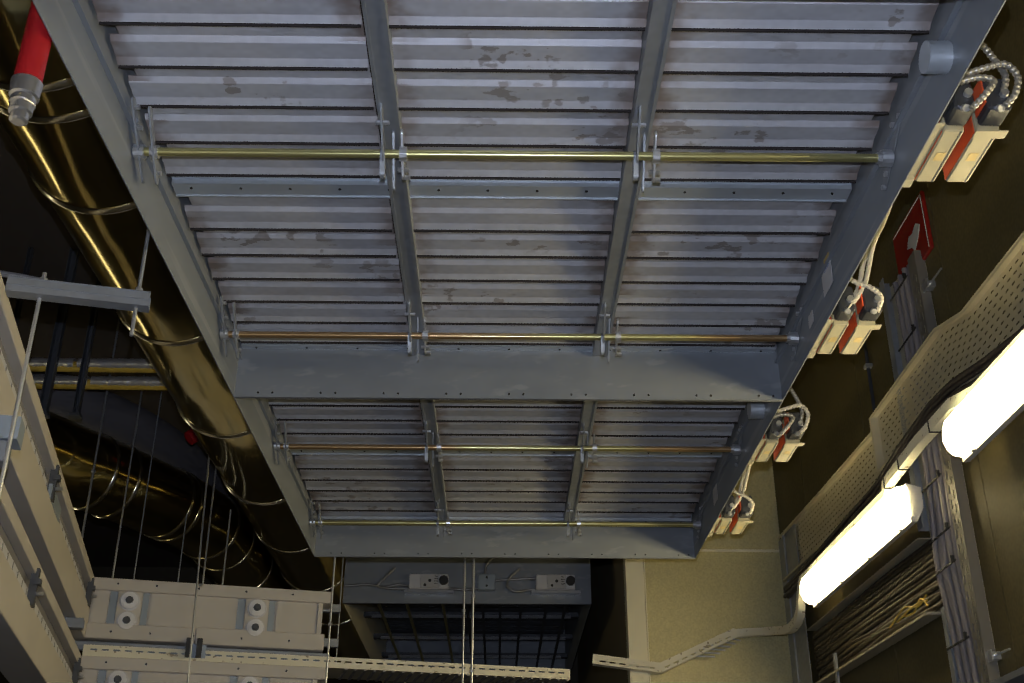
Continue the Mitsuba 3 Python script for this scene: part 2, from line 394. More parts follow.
for x0, nm in ((-.565, 'left'), (.235, 'right')):
    a = thing('damper_actuator', f'grey actuator box on the farthest damper, the {nm} one of two on its front face', 'actuator', 'actuators on the farthest damper')
    x1 = x0 + .245
    za, zc = 1.842, 1.938
    part(a, 'housing', cbx(x0, x1, YF - .075, YF + .002, za, zc, .006), 'light_grey')
    part(a, 'cover', cbx(x0 + .07, x1 - .055, YF - .084, YF - .074, za + .004, zc - .003, .002), 'sticker_white')
    part(a, 'shaft_clamp', rod((x1 - .028, YF - .10, 1.894), (x1 - .028, YF - .074, 1.894), .029, 16), 'black_plastic', smooth=30)
    for dx, dz, r in ((.13, .05, .010), (.10, .022, .009)):
        part(a, 'dial', rod((x0 + dx, YF - .088, za + dz), (x0 + dx, YF - .083, za + dz), r, 10), 'black_plastic')
    part(a, 'markings', cat(*[bx(x0 + .158, x0 + .18, YF - .0855, YF - .083, za + d, za + d + .004) for d in (.03, .045, .06, .075)]), 'black_plastic', kind='stuff')
    part(a, 'mounting_bracket', bx(x0 - .03, x1 + .035, YF - .065, YF, 1.824, 1.838), 'zinc')
jb = thing('junction_box', 'small grey junction box on the farthest damper between its actuators', 'junction box')
part(jb, 'body', cbx(-.133, -.022, YF - .05, YF, 1.842, 1.947, .006), 'blue_grey')
for z in (1.922, 1.870):
    part(jb, 'screw', rod((-.077, YF - .054, z), (-.077, YF - .049, z), .007, 8), 'black_plastic')
Yc = YF - .02
for i, (lab, pts) in enumerate((('conduit looping down to the right actuator of the farthest damper', [(.133, Yc, 1.99), (.066, Yc, 1.925), (.055, Yc - .01, 1.87), (.11, Yc - .01, 1.837), (.177, Yc, 1.85), (.238, Yc, 1.853)]),
                                ('straight conduit from junction box to the right actuator of the farthest damper', [(-.022, Yc, 1.911), (.11, Yc, 1.92), (.238, Yc, 1.924)]),
                                ('conduit along the left of the farthest damper front to its left actuator', [(-.98, Yc, 1.87), (-.83, Yc, 1.88), (-.73, Yc, 1.865), (-.64, Yc, 1.88), (-.56, Yc, 1.87)]),
                                ('looped conduit just left of the left actuator of the farthest damper', [(-.663, Yc, 1.99), (-.73, Yc - .01, 1.915), (-.763, Yc - .01, 1.87), (-.685, Yc - .015, 1.853), (-.565, Yc, 1.853)]),
                                ('conduit from the left actuator to the junction box on the farthest damper', [(-.32, Yc, 1.858), (-.22, Yc, 1.85), (-.133, Yc, 1.858)]),
                                ('thin conduit rising from the junction box on the farthest damper', [(-.09, Yc, 1.947), (-.08, Yc, 2.01), (-.022, Yc, 2.08)]))):
    solo('flexible_conduit', tube(catmull(pts), .009, 8), 'conduit_steel', lab, 'conduit', smooth=60)

# ---------------------------------------------------------------- red-sided actuators along the right of the dampers
WHERE = ('nearest pair at top right', 'second nearest pair', 'third nearest pair', 'farthest pair')
def actuator(x0, x1, y0, y1, lab, outer):
    a = thing('damper_actuator', lab, 'actuator', 'red sided actuators beside the dampers')
    zb = 1.622
    part(a, 'housing', cbx(x0, x1, y0, y1, zb, zb + .10, .003), 'actuator_cream')
    part(a, 'side_panel', bx(x0 - .002, x0 + .001, y0 + .012, y1 - .001, zb + .006, zb + .085), 'actuator_orange', label='orange-red side panel')
    part(a, 'cover_groove', bx(x1 - .010, x1 - .006, y0 + .002, y1 - .002, zb - .001, zb + .004), 'actuator_dark')
    part(a, 'sticker', bx((x0 + x1) / 2 - .012, (x0 + x1) / 2 + .01, y0 + .085, y0 + .115, zb - .0012, zb + .002), 'sticker_yellow', label='small yellow sticker')
    part(a, 'terminal_box', cbx(x0 + .003, x1 + .004, y0 - .07, y0, zb + .012, zb + .10, .006), 'actuator_dark', label='dark steel terminal end')
    part(a, 'side_strip', bx(x0 - .0024, x0 + .001, y0 - .069, y0 - .012, zb + .03, zb + .098), 'actuator_orange' if outer else 'actuator_dark')
    if outer:
        part(a, 'foot', bx(x0 - .004, x1 + .016, y0 - .006, y0 + .022, zb - .004, zb - .0005), 'actuator_cream')
    else:
        part(a, 'foot', cat(bx(x0 - .032, x0 - .003, y0 - .02, y1 + .004, zb + .006, zb + .009), bx(x0 - .036, x0 - .01, y1 - .02, y1 + .012, zb - .008, zb + .008)), 'actuator_cream')
    part(a, 'cable_gland', rod(((x0 + x1) / 2, y0 - .060, zb + .02), ((x0 + x1) / 2, y0 - .078, zb + .006), .009, 8), 'zinc')
    part(a, 'cable_gland', rod((x1 - .012, y0 - .069, zb + .05), (x1 - .012, y0 - .082, zb + .05), .010, 8), 'zinc')

def conduit(pts, lab, kind, r=.0078, bands=True):
    p = catmull(pts, 14)
    s = np.r_[0, np.cumsum(np.linalg.norm(np.diff(p, axis=0), axis=1))]
    n = max(20, int(s[-1] / .0022))
    q = np.stack([np.interp(np.linspace(0, s[-1], n), s, p[:, k]) for k in range(3)], 1)
    rr = r * (1 + (0.13 if bands else 0.0) * np.sin(np.linspace(0, s[-1], n) * 2 * math.pi / .0125))
    solo('flexible_conduit', tube(q, rr, 9), kind, lab, 'conduit', 'conduits to the red sided actuators', smooth=60)

for i, y0 in enumerate((2.165, 3.143, 4.130, 5.105)):
    y1 = y0 + .207
    actuator(1.018, 1.066, y0, y1, f'cream actuator with red side, the inner of the {WHERE[i]}', False)
    actuator(1.094, 1.148, y0, y1, f'cream actuator with red side, the outer of the {WHERE[i]}', True)
    w = WHERE[i]
    if i % 2 == 0:
        o = y0 - 2.165
        y = 2.10 + o
        conduit([(1.09, y, 1.86), (1.114, y, 1.825), (1.140, y, 1.77), (1.148, y - .01, 1.72), (1.136, y - .005, 1.672)], f'ribbed steel conduit rising behind the frame, {w}', 'conduit_steel')
        conduit([(1.0, y - .02, 1.715), (1.05, y - .02, 1.718), (1.095, y - .03, 1.728), (1.14, y - .035, 1.735), (1.162, y - .035, 1.70), (1.150, y - .03, 1.655), (1.128, y - .02, 1.63)], f'ribbed steel conduit arching over both actuators, {w}', 'conduit_steel' if i == 0 else 'conduit_white')
        conduit([(1.0, y - .01, 1.695), (1.035, y - .02, 1.695), (1.072, y - .03, 1.70), (1.105, y - .035, 1.688), (1.085, y - .035, 1.655), (1.05, y - .02, 1.62)], f'ribbed steel conduit hooked down to the inner actuator, {w}', 'conduit_steel')
    else:
        o = y0 - 3.143
        y = 3.09 + o
        conduit([(1.24, y, 2.04), (1.20, y, 1.955), (1.16, y, 1.88), (1.135, y, 1.80), (1.105, y - .01, 1.72), (1.045, y - .01, 1.64)], f'smooth pale conduit slanting down to the inner actuator, {w}', 'conduit_white', bands=False)
        conduit([(1.215, y, 2.0), (1.165, y + .01, 1.90), (1.125, y + .01, 1.82), (1.10, y + .01, 1.74), (1.075, y, 1.69)], f'pale conduit behind the slanting one, {w}', 'conduit_white', bands=False)
        conduit([(1.05, y, 1.77), (1.085, y - .01, 1.735), (1.12, y - .02, 1.715), (1.15, y - .02, 1.68), (1.135, y - .01, 1.635)], f'pale ribbed conduit looping to the outer actuator, {w}', 'conduit_white')

# ---------------------------------------------------------------- linear lamps on the right wall
def hull(pts):
    import manifold3d as m3
    m = m3.Manifold.hull_points(np.asarray(pts, float)).to_mesh()
    return trimesh.Trimesh(m.vert_properties[:, :3], m.tri_verts)

def lamp(y0, y1, lab, xs=1, x=0.0, z=0.0, rad=LAMP_RADIANCE, group='linear lamps along the right wall', tilt=0.0):
    """tilt: how much lower the near end hangs."""
    a = thing('linear_lamp', lab, 'lamp', group)
    sec = np.array([(1.458, 1.360), (1.446, 1.396), (1.449, 1.430), (1.460, 1.460), (1.480, 1.472), (1.507, 1.474), (1.507, 1.335), (1.478, 1.340)])
    c = sec.mean(0)
    dz = lambda y: z - tilt * (y1 - y) / (y1 - y0)
    pts = []
    for y, k in ((y0, .72), (y0 + .012, .88), (y0 + .035, 1.0), (y1 - .035, 1.0), (y1 - .012, .88), (y1, .72)):
        pts += [(xs * (1.507 + (u - 1.507) * k) + x, y, c[1] + (v - c[1]) * k + dz(y)) for u, v in sec]
    part(a, 'diffuser', hull(pts), 'lens', smooth=25, label='glowing prismatic diffuser', extra={'emitter': {'type': 'area', 'radiance': {'type': 'rgb', 'value': rad}}})
    hs = [(1.508, 1.327), (1.530, 1.328), (1.562, 1.384), (1.562, 1.460), (1.508, 1.476)]
    part(a, 'housing', hull([(xs * u + x, y, v + dz(y)) for y in (y0 + .01, y1 - .01) for u, v in hs]), 'lamp_housing')
    for y in np.linspace(y0 + .12, y1 - .12, 4):
        part(a, 'clip', bx(*sorted((xs * 1.496 + x, xs * 1.512 + x)), y - .012, y + .012, 1.3255 + dz(y), 1.3345 + dz(y)), 'zinc')
    return a

lamp(4.065, 5.54, 'glowing linear lamp on the right wall, the farther one in the lower right', tilt=.032)
lamp(2.03, 3.55, 'glowing linear lamp on the right wall, the nearer one cut by the right edge', tilt=.0)
lamp(0.03, 1.61, 'linear lamp on the right wall outside the frame, next before the nearer one')
lamp(-1.97, -0.39, 'linear lamp on the right wall behind the camera')
for i, y in enumerate((2.2, 4.0, 5.8)):
    lamp(y, y + 1.58, f'linear lamp of the row far left outside the frame, {("nearest", "middle", "farthest")[i]} along it',
         -1, -1.85, 0.0, LEFT_LAMP_RADIANCE, 'linear lamps on the left side')

# ---------------------------------------------------------------- gold clad ducts
CX, CZ, R1 = -1.25, 2.20, 0.25
d1 = thing('clad_duct', 'long straight gold foil duct running beside the left edge of the dampers', 'duct')
n = 120
part(d1, 'shell', tube([(CX, y, CZ) for y in np.linspace(0.2, 10.9, n)], R1, 64), 'gold_foil', smooth=True)
for y in (1.05, 1.55, 2.02, 2.457, 2.59, 3.05, 3.974, 4.93, 5.897, 6.81, 7.77, 8.75):
    q = np.linspace(-.014, .014, 5)
    part(d1, 'seam_ring', tube([(CX, y + a, CZ) for a in q], R1 + .001 + .009 * np.sqrt(np.maximum(0, 1 - (q / .0145) ** 2)), 64), 'gold_band', smooth=50)
d2 = thing('clad_duct', 'bent gold foil duct coming from the left and turning away below the straight one', 'duct')
path = catmull([(-3.9, 2.9, 2.17), (-3.05, 4.5, 2.17), (-2.40, 5.72, 2.17), (-2.02, 6.42, 2.17), (-1.83, 6.92, 2.17), (-1.775, 7.5, 2.17), (-1.77, 9.0, 2.17), (-1.77, 10.9, 2.17)], 14)
part(d2, 'shell', tube(path, .21, 48), 'gold_foil', smooth=True)
tan = np.gradient(path, axis=0); tan /= np.linalg.norm(tan, axis=1, keepdims=True)
for i in (16, 24, 33, 36, 45, 47, 58, 66, 74, 88):
    q = np.linspace(-.012, .012, 5)
    part(d2, 'seam_ring', tube([path[i] + tan[i] * a for a in q], .211 + .008 * np.sqrt(np.maximum(0, 1 - (q / .0125) ** 2)), 48), 'gold_band', smooth=50)

# red drop pipe with a metal end
h = thing('drop_pipe', 'red vertical drop pipe with ribbed steel end hanging at the upper left', 'pipe')
hx, hy = -.955, 1.868
part(h, 'pipe', rod((hx, hy, 1.485), (hx, hy, 2.95), .0275, 24), 'hose_red', smooth=40)
q = np.array([1.400, 1.404, 1.42, 1.424, 1.44, 1.444, 1.458, 1.462, 1.485, 1.489, 1.497, 1.50])
part(h, 'fitting', tube([(hx, hy, z) for z in q], np.array([.013, .018, .018, .023, .023, .0255, .0245, .029, .030, .031, .031, .028]), 24), 'bright_zinc', smooth=35, label='ribbed steel end fitting')

# ---------------------------------------------------------------- busbar trunking on the left
TH = math.radians(13.5)
D = np.array([math.cos(TH), math.sin(TH), 0])        # along the crossing run
N = np.array([math.sin(TH), -math.cos(TH), 0])       # out of its face, towards the camera
NL = np.array([.2238, -.9746, 0]); DL = np.array([.9746, .2238, 0])   # the run towards the camera is a touch off square
CORNER = np.array([-2.055, 5.835, 0])
def tbox(origin, u, nrm, s0, s1, d0, d1, z0, z1, c=0.0):
    """Box along u from s0 to s1, depth d0..d1 along nrm, height z0..z1."""
    m = bx(s0, s1, d0, d1, z0, z1) if not c else cbx(s0, s1, d0, d1, z0, z1, c)
    M = np.eye(4); M[:3, 0], M[:3, 1], M[:3, 3] = u, nrm, origin
    m.apply_transform(M)
    return m

def trunk(z0, z1, which, length):
    t = thing('busbar_trunking', f'cream busbar trunking at the lower left, {which} of two stacked runs turning a corner', 'busbar trunking')
    hgt = z1 - z0
    # run crossing the view; front face at depth 0
    b = lambda *a, **k: tbox(CORNER, D, N, *a, **k)
    part(t, 'web', b(0.0, length, -.13, -.035, z0 + .03, z1 - .03), 'cream_paint')
    part(t, 'flange', b(0.0, length + .06, -.15, 0.0, z1 - .062, z1, c=.003), 'cream_paint')
    part(t, 'flange', b(0.0, length * .46, -.15, 0.0, z0, z0 + .075, c=.003), 'cream_paint')
    part(t, 'flange', b(length * .462, length + .03, -.15, .004, z0 - .004, z0 + .080, c=.003), 'cream_paint')
    part(t, 'cover_plate', b(0.01, .085, -.036, -.022, z0 + .075, z1 - .062), 'cream_paint')
    for s in (.187, .823):
        part(t, 'joint_strip', b(s - .098, s - .062, -.036, -.026, z0 + .075, z1 - .062), 'blue_grey')
        part(t, 'joint_strip', b(s + .062, s + .092, -.036, -.026, z0 + .075, z1 - .062), 'blue_grey')
        part(t, 'joint_plate', b(s - .06, s + .06, -.036, -.012, z0 + .075, z1 - .062, c=.002), 'cream_paint')
        for zc in (z0 + hgt * .585 + .017, z0 + hgt * .585 - .085):
            c0 = CORNER + D * s + np.array([0, 0, zc])
            bb = part(t, 'joint_bolt', cat(rod(c0 - N * .014, c0 + N * .010, .042, 28), rod(c0 + N * .008, c0 + N * .014, .034, 28)), 'cap_white', smooth=30, label='round bolt cap')
            part(bb, 'bolt_head', cat(rod(c0 + N * .013, c0 + N * .030, .013, 6), rod(c0 + N * .013, c0 + N * .018, .019, 14)), 'dark_steel')
            part(bb, 'rim', trimesh.util.concatenate([rod(c0 - N * .0135, c0 - N * .0095, .050, 28)]), 'light_grey')
    part(t, 'cover_plate', b(.29, .715, -.036, -.022, z0 + .075, z1 - .062), 'cream_paint')
    part(t, 'cover_plate', b(.925, length - .02, -.036, -.022, z0 + .075, z1 - .062), 'cream_paint')
    dots = [rod(CORNER + D * s + N * -.002 + np.array([0, 0, z]), CORNER + D * s + N * .0055 + np.array([0, 0, z]), .0055, 8) for s in (.12, .31, .52, .76, 1.0) for z in (z1 - .028, z0 + .035)]
    part(t, 'screws', cat(dots), 'actuator_dark', kind='stuff')
    part(t, 'end_plate', b(length - .012, length + .012, -.14, -.01, z0 + .02, z1 - .02), 'cream_paint')
    # run coming towards the camera on the left; its face points to the right
    U, NN = NL, DL
    b = lambda *a, **k: tbox(CORNER, U, NN, *a, **k)
    Lr = 5.2
    part(t, 'web', b(-.14, Lr, -.115, -.035, z0 + .03, z1 - .03), 'groove_grey')
    part(t, 'flange', b(-.15, Lr, -.15, 0.0, z1 - .050, z1, c=.003), 'cream_paint')
    part(t, 'flange', b(-.15, Lr, -.15, 0.0, z0, z1 - .155, c=.003), 'cream_paint')
    part(t, 'ridge', b(0, Lr, -.036, -.016, z1 - .155, z1 - .108), 'light_grey')
    ticks = [b(s, s + .008, -.016, -.014, z1 - .150, z1 - .113) for s in np.arange(.3, Lr, .115)]
    part(t, 'screws', cat(ticks), 'groove_grey', kind='stuff')
    if z1 > 1.4:
        part(t, 'splice_plate', b(1.48, 1.78, -.01, .003, z1 - .165, z1 - .11), 'blue_grey')
    for s in (.08, 1.75):
        part(t, 'clamp', cat(b(s - .016, s + .016, -.016, .010, z1 - .165, z1 - .03), b(s - .024, s + .024, .0, .010, z1 - .165, z1 - .14), b(s - .012, s + .024, .0, .022, z1 - .09, z1 - .07)), 'dark_steel')
        c0 = CORNER + U * s + NN * .01 + np.array([0, 0, z1 - .12])
        part(t, 'bolt', rod(c0, c0 + NN * .024 + U * .010, .008, 6), 'zinc')
    return t

trunk(1.235, 1.54, 'the upper', 1.15)
trunk(.842, 1.147, 'the lower', 1.15)

def strut(a, b, lab, w=.041, h=.041):
    """Slotted-channel strut from a to b: three walls and two lips, open side up."""
    a, b = np.asarray(a, float), np.asarray(b, float)
    L = np.linalg.norm(b - a); u = (b - a) / L
    s = np.cross([0, 0, 1.0], u); s /= np.linalg.norm(s)
    k = np.cross(u, s)
    parts = [bx(0, L, -w / 2, w / 2, 0, .003), bx(0, L, -w / 2, -w / 2 + .003, 0, h), bx(0, L, w / 2 - .003, w / 2, 0, h), bx(0, L, -w / 2, -w / 2 + .010, h - .003, h), bx(0, L, w / 2 - .010, w / 2, h - .003, h),
             bx(0, L, -w / 2 - .003, -w / 2, h * .42, h * .50), bx(0, L, -w / 2 - .003, -w / 2, h * .95, h)]
    m = cat(parts)
    M = np.eye(4); M[:3, 0], M[:3, 1], M[:3, 2], M[:3, 3] = u, s, k, a
    m.apply_transform(M)
    return solo('strut_channel', m, 'galvanised', lab, 'strut channel')

def trod(x, y, z0, z1, lab, r=.0055, mtl='zinc', x1=None, nut=None):
    a = thing('threaded_rod', lab, 'threaded rod', 'threaded hanger rods')
    part(a, 'shaft', rod((x, y, z0), (x if x1 is None else x1, y, z1), r, 10), mtl, smooth=40)
    for zn in (nut or ()):
        part(a, 'nut', rod((x, y, zn - .006), (x, y, zn + .006), r * 1.9, 6), mtl)

sy = 2.69
s0 = np.array([-.925, sy + .012, 1.425]); 
strut(s0 - D * .352, s0, 'short galvanised strut channel crossing in front of the gold duct at the left')
trod(-.957, sy + .006, 1.345, 2.98, 'threaded rod through the right end of the short strut, its tail hanging free', nut=(1.478,))
trod(-1.19, sy - .045, .30, 1.50, 'threaded rod through the short strut, passing down past the left trunking', nut=(1.478,))
bk = thing('trunking_bracket', 'grey bracket plate at the left edge between the two left trunking runs', 'bracket')
o = CORNER + N * 3.22
part(bk, 'plate', tbox(o, N, D, -.03, .05, .004, .105, 1.050, 1.110), 'blue_grey')
part(bk, 'lug', tbox(o, N, D, -.02, .04, .004, .085, .995, 1.047), 'galvanised')
part(bk, 'tab', tbox(o, N, D, -.02, .05, .002, .012, 1.110, 1.16), 'blue_grey')
for z, s, lab in ((1.187, .42, 'galvanised strut bar under the upper trunking near its corner'), (.79, .12, 'galvanised strut bar at the bottom left carrying the lower trunking')):
    o = CORNER + N * s
    strut(o - D * .75 + [0, 0, z], o + D * .03 + [0, 0, z], lab, .06, .045)
for z, dz in ((1.185, 0), ):
    o = CORNER - N * .07
    strut(o + D * -.05 + [0, 0, z], o + D * 1.22 + [0, 0, z], 'galvanised strut lying under the upper crossing trunking')
for zz, lab in ((1.47, 'upper grey strut stub poking out at the right end of the crossing trunking'), (1.285, 'lower grey strut stub poking out at the right end of the crossing trunking')):
    o = CORNER + D * 1.10 - N * .172
    strut(o + [0, 0, zz], o + D * .17 + [0, 0, zz], lab)
bc = thing('trunking_bracket', 'black clip under the crossing trunking where a rod passes', 'bracket')
o = CORNER + D * .53
part(bc, 'jaw', cat(tbox(o, D, N, -.04, -.012, -.02, .03, 1.165, 1.255), tbox(o, D, N, .012, .04, -.02, .03, 1.165, 1.255)), 'black_plastic')
part(bc, 'back_plate', tbox(o, D, N, -.04, .06, -.03, -.018, 1.165, 1.235), 'blue_grey')

trod(-2.095, 5.68, .3, 2.98, 'long threaded rod in front of the trunking corner at lower left', .0065, nut=(2.05, 1.42))
trod(-1.975, 5.87, 1.54, 2.98, 'threaded rod standing on the crossing trunking just right of its corner')
trod(-1.885, 5.93, 1.54, 2.98, 'thin dark threaded rod second from the trunking corner', .004, 'galvanised')
trod(-1.513, 5.84, .85, 2.98, 'threaded rod crossing the face of the upper crossing trunking', .0055, x1=-1.575, nut=(1.50,))
trod(-1.59, 6.18, 1.40, 2.98, 'threaded rod behind the crossing trunking, close to the one on its face', x1=-1.60)
trod(-1.50, 6.24, 1.40, 2.03, 'threaded rod under the straight gold duct behind the crossing trunking')
trod(-1.72, 6.16, 1.40, 1.98, 'thin dark rod under the bent gold duct behind the trunking', .004, 'galvanised')
trod(-.826, 5.72, .9, 2.98, 'threaded rod at the right end of the crossing trunking', .0055, nut=(1.28,))
trod(-.88, 6.42, 1.15, 2.98, 'thin threaded rod behind the right end of the crossing trunking', .004)
trod(-.178, 5.93, 1.0, 2.98, 'left one of two threaded rods in front of the farthest damper', .0055, nut=(1.40,))
trod(-.13, 5.84, .95, 2.98, 'right one of two threaded rods in front of the farthest damper', .0065, nut=(1.45, 1.08))
for (x, y, lab, r) in ((-2.14, 5.05, 'wide dark hanger at far left behind the short strut', .02), (-1.985, 5.05, 'narrower dark hanger right of the wide one at far left', .014), (-2.36, 5.05, 'dark hanger at the left edge above the trunking', .009)):
    a = thing('hanger_channel', lab, 'hanger')
    part(a, 'channel', cat(bx(x - r, x + r, y, y + .003, 2.1, 3.0), bx(x - r, x - r + .003, y - .03, y, 2.1, 3.0), bx(x + r - .003, x + r, y - .03, y, 2.1, 3.0)), 'dark_steel')
    part(a, 'foot', bx(x - r - .01, x + r + .01, y - .035, y + .01, 2.085, 2.1), 'dark_steel')

# pipes in the dark at the far left
for i, (y, lab) in enumerate(((5.14, 'upper yellow pipe with foil jacket in the dark at left'), (5.35, 'lower yellow pipe with foil jacket in the dark at left'))):
    a = thing('gas_pipe', lab, 'pipe', 'yellow pipes in the dark at left')
    part(a, 'pipe', rod((-3.8, y, 2.40), (-1.66, y + .02, 2.40), .026, 16), 'pipe_yellow', smooth=40)
    for k in range(3):
        xs = np.linspace(-2.9 + .42 * k, -2.9 + .42 * k + .40, 60)
        part(a, 'foil_sleeve', tube([(x, y + .01, 2.412) for x in xs], .028 + .003 * rng.random(60), 14), 'foil', smooth=60)
solo('insulated_pipe', tube(catmull([(-3.9, 4.4, 2.62), (-2.9, 5.45, 2.60), (-2.38, 6.0, 2.58), (-2.05, 6.6, 2.56), (-1.9, 7.6, 2.55), (-1.88, 9.5, 2.55)], 10), .125, 28), 'pipe_grey', 'thick dark grey insulated pipe behind the hanger rods at left', 'pipe', smooth=60)
solo('small_pipe', tube(catmull([(-3.2, 4.9, 2.83), (-2.6, 4.95, 2.82), (-2.3, 5.0, 2.80), (-2.05, 5.0, 2.72), (-1.98, 5.02, 2.72), (-1.9, 5.05, 2.78)], 8), .016, 12), 'light_grey', 'thin grey pipe with a bend in the dark above the short strut', 'pipe', smooth=60)
solo('valve_handle', cat(rod((-1.72, 6.0, 2.36), (-1.68, 6.02, 2.40), .04, 14), rod((-1.70, 5.98, 2.36), (-1.70, 5.98, 2.44), .012, 10)), 'hose_red', 'small red valve part in the dark by the gold duct', 'valve')

# ---------------------------------------------------------------- perforated cable trays
ORD = ('topmost', 'second from the top', 'third from the top', 'fourth from the top', 'fifth from the top', 'sixth from the top', 'seventh from the top', 'eighth from the top', 'ninth from the top', 'tenth from the top', 'third from the bottom', 'second from the bottom', 'lowest')
def perforated(outline, rows, slot, pitch, keep=None):
    """Cut rows of slots into a polygon. rows: list of (polyline function u -> v)."""
    holes = []
    u0, _, u1, _ = outline.bounds
    inner = outline.buffer(-.006)
    for k, fn in enumerate(rows):
        for u in np.arange(u0 + .02 + (k % 2) * pitch / 2, u1 - .02, pitch):
            h = affinity.translate(slot, u, fn(u))
            if inner.contains(h):
                holes.append(h)
    return Polygon(outline.exterior, [h.exterior for h in holes])

SLOT = LineString([(-.010, 0), (.010, 0)]).buffer(.0042, quad_segs=2)
SLOTV = LineString([(0, -.013), (0, .013)]).buffer(.0055, quad_segs=2)

def wall_tray(top, width, xb, depth, lab, unit=.0255, name='cable_tray', mtl='tray_steel'):
    """top: polyline (y, z) of the upper edge; base sheet at x = xb, lips reaching to xb - depth."""
    top = np.array(top)
    order = np.argsort(top[:, 0])
    ty, tz = top[order, 0], top[order, 1]
    fz = lambda y: np.interp(y, ty, tz)
    pts = [(y, z) for y, z in zip(ty, tz)] + [(y, z - width) for y, z in zip(ty[::-1], tz[::-1])]
    t = thing(name, lab, 'cable tray')
    rows = [(lambda off: (lambda u: fz(u) - off))(o) for o in np.arange(.02, width - .01, unit)]
    part(t, 'base', extrude(perforated(Polygon(pts), rows, SLOT, .05), .002, YZ(xb)), mtl)
    line = np.stack([np.full(len(ty), xb - depth / 2), ty, tz], 1)
    for dz, nm in ((0, 'lip'), (-width, 'lip')):
        a = [sweep_box(np.array([line[i], line[i + 1]]) + [0, 0, dz], depth, .002) for i in range(len(line) - 1)]
        r = [sweep_box(np.array([line[i], line[i + 1]]) + [-depth / 2 + .003, 0, dz - .006 if dz == 0 else dz + .006], .002, .012) for i in range(len(line) - 1)]
        part(t, nm, cat(a, r), mtl)
    return t

TB = 1.612
wall_tray([(0.6, 1.86), (2.98, 1.858), (3.50, 1.862), (3.75, 1.922), (4.56, 1.912)], .255, TB, .034, 'perforated cable tray along the right wall, nearer length with a raised kink')
wall_tray([(4.575, 1.850), (5.4, 1.880), (6.36, 1.925)], .255, TB, .034, 'perforated cable tray along the right wall, farther length running to the corner')
c = solo('tray_end_cap', cat(bx(TB - .034, TB, 4.560, 4.576, 1.66, 1.912)), 'tray_steel', 'beige stepped joint piece between the two perforated trays', 'tray joint')
cl = lambda u: np.interp(u, [0.6, 3.08, 3.44, 3.67, 3.88, 4.22, 4.6, 5.4, 6.30], [1.60, 1.60, 1.648, 1.690, 1.702, 1.680, 1.628, 1.628, 1.64])
for k in range(7):
    ys = np.linspace(.6, 6.3, 60)
    off = (0, .021, .010, .033, .043, .055, .066)[k]
    xx = (1.588, 1.585, 1.570, 1.570, 1.588, 1.572, 1.588)[k]
    solo('power_cable', tube([(xx + .003 * math.sin(y * 3 + k), y, cl(y) - off - .010 + .003 * math.sin(2.2 * y + 2 * k)) for y in ys], .0078 + .001 * (k % 3), 8), 'cable_black',
         f'black power cable in the perforated trays, {ORD[(0, 2, 1, 3, 4, 5, 12)[k]]}', 'cable', 'black cables in the perforated trays', smooth=60)
# post / tray end in the corner
pc = thing('cable_riser', 'grey sheet riser standing in the corner of the two walls at lower right', 'cable riser')
part(pc, 'face', bx(1.60, 1.603, 6.05, 6.44, -1.6, 1.925), 'galvanised')
part(pc, 'return', bx(1.60, 1.657, 6.44, 6.443, -1.6, 1.925), 'galvanised')
part(pc, 'lip', bx(1.592, 1.60, 6.30, 6.306, -1.6, 1.925), 'galvanised')

# vertical tray against the wall with grey cables
vt = thing('cable_tray', 'vertical cable tray on the right wall with grey cables, passing behind the lamps', 'cable tray')
pol = Polygon([(3.90, -1.6), (4.30, -1.6), (4.30, 2.40), (3.90, 2.345)])
part(vt, 'base', extrude(pol, .002, YZ(1.655)), 'tray_steel')
fl = Polygon([(3.90, -1.6), (3.975, -1.6), (3.975, 2.345), (3.90, 2.345)])
hol = [affinity.translate(SLOTV, u, z + dz).exterior for z in np.arange(-.3, 2.27, .055) for u, dz in ((3.922, 0), (3.955, .0275))]
part(vt, 'flange', extrude(Polygon(fl.exterior, hol), .002, YZ(1.618)), 'riser_steel', label='slotted beige flange')
part(vt, 'flange', bx(1.618, 1.655, 3.898, 3.900, -1.6, 2.345), 'riser_steel')
part(vt, 'flange', cat(bx(1.612, 1.655, 4.30, 4.303, 1.33, 2.42), bx(1.612, 1.614, 4.25, 4.30, 1.33, 2.42)), 'galvanised')
part(vt, 'flange', cat(bx(1.616, 1.655, 4.20, 4.203, -1.6, 1.01), bx(1.612, 1.616, 4.17, 4.205, -1.6, 1.01)), 'galvanised')
for k in range(7):
    zs = np.array([-1.5, -.5, .3, .8, 1.0, 1.15, 1.3, 1.5, 1.9, 2.2, 2.34])
    u = 4.005 + .028 * k
    bow = np.array([0, 0, 0, .01, .03, .05, .03, .0, 0, 0, .01])
    lo = np.interp(zs, [.3, 1.1], [-.035, 0])
    p = np.stack([np.full(len(zs), 1.636 - .012 * (k % 2)), u + bow * (1 if k > 3 else .4) + lo, zs], 1)
    solo('power_cable', tube(catmull(p, 5), .012, 8), 'cable_grey', 'grey cable in the vertical tray on the right wall, ' + ('nearest its slotted flange', 'second from its slotted flange', 'third from its slotted flange', 'middle one', 'third from its far side', 'second from its far side', 'farthest from its slotted flange')[k], 'cable', 'grey cables in the vertical tray', smooth=60)
for i, z in enumerate((2.28, 2.05, 1.45, 1.25, 1.13, .86)):
    solo('cable_tie', cat(bx(1.608, 1.612, 3.985, 4.20, z - .003, z + .003), bx(1.600, 1.612, 4.00, 4.006, z - .004, z + .02)), 'black_plastic', 'black cable tie on the vertical tray, ' + ('topmost, near the red sign', 'second from the top, above the perforated tray', 'first below the nearer lamp', 'second below the nearer lamp', 'beside the lower tray', 'lowest')[i], 'cable tie', 'black cable ties on the vertical tray')

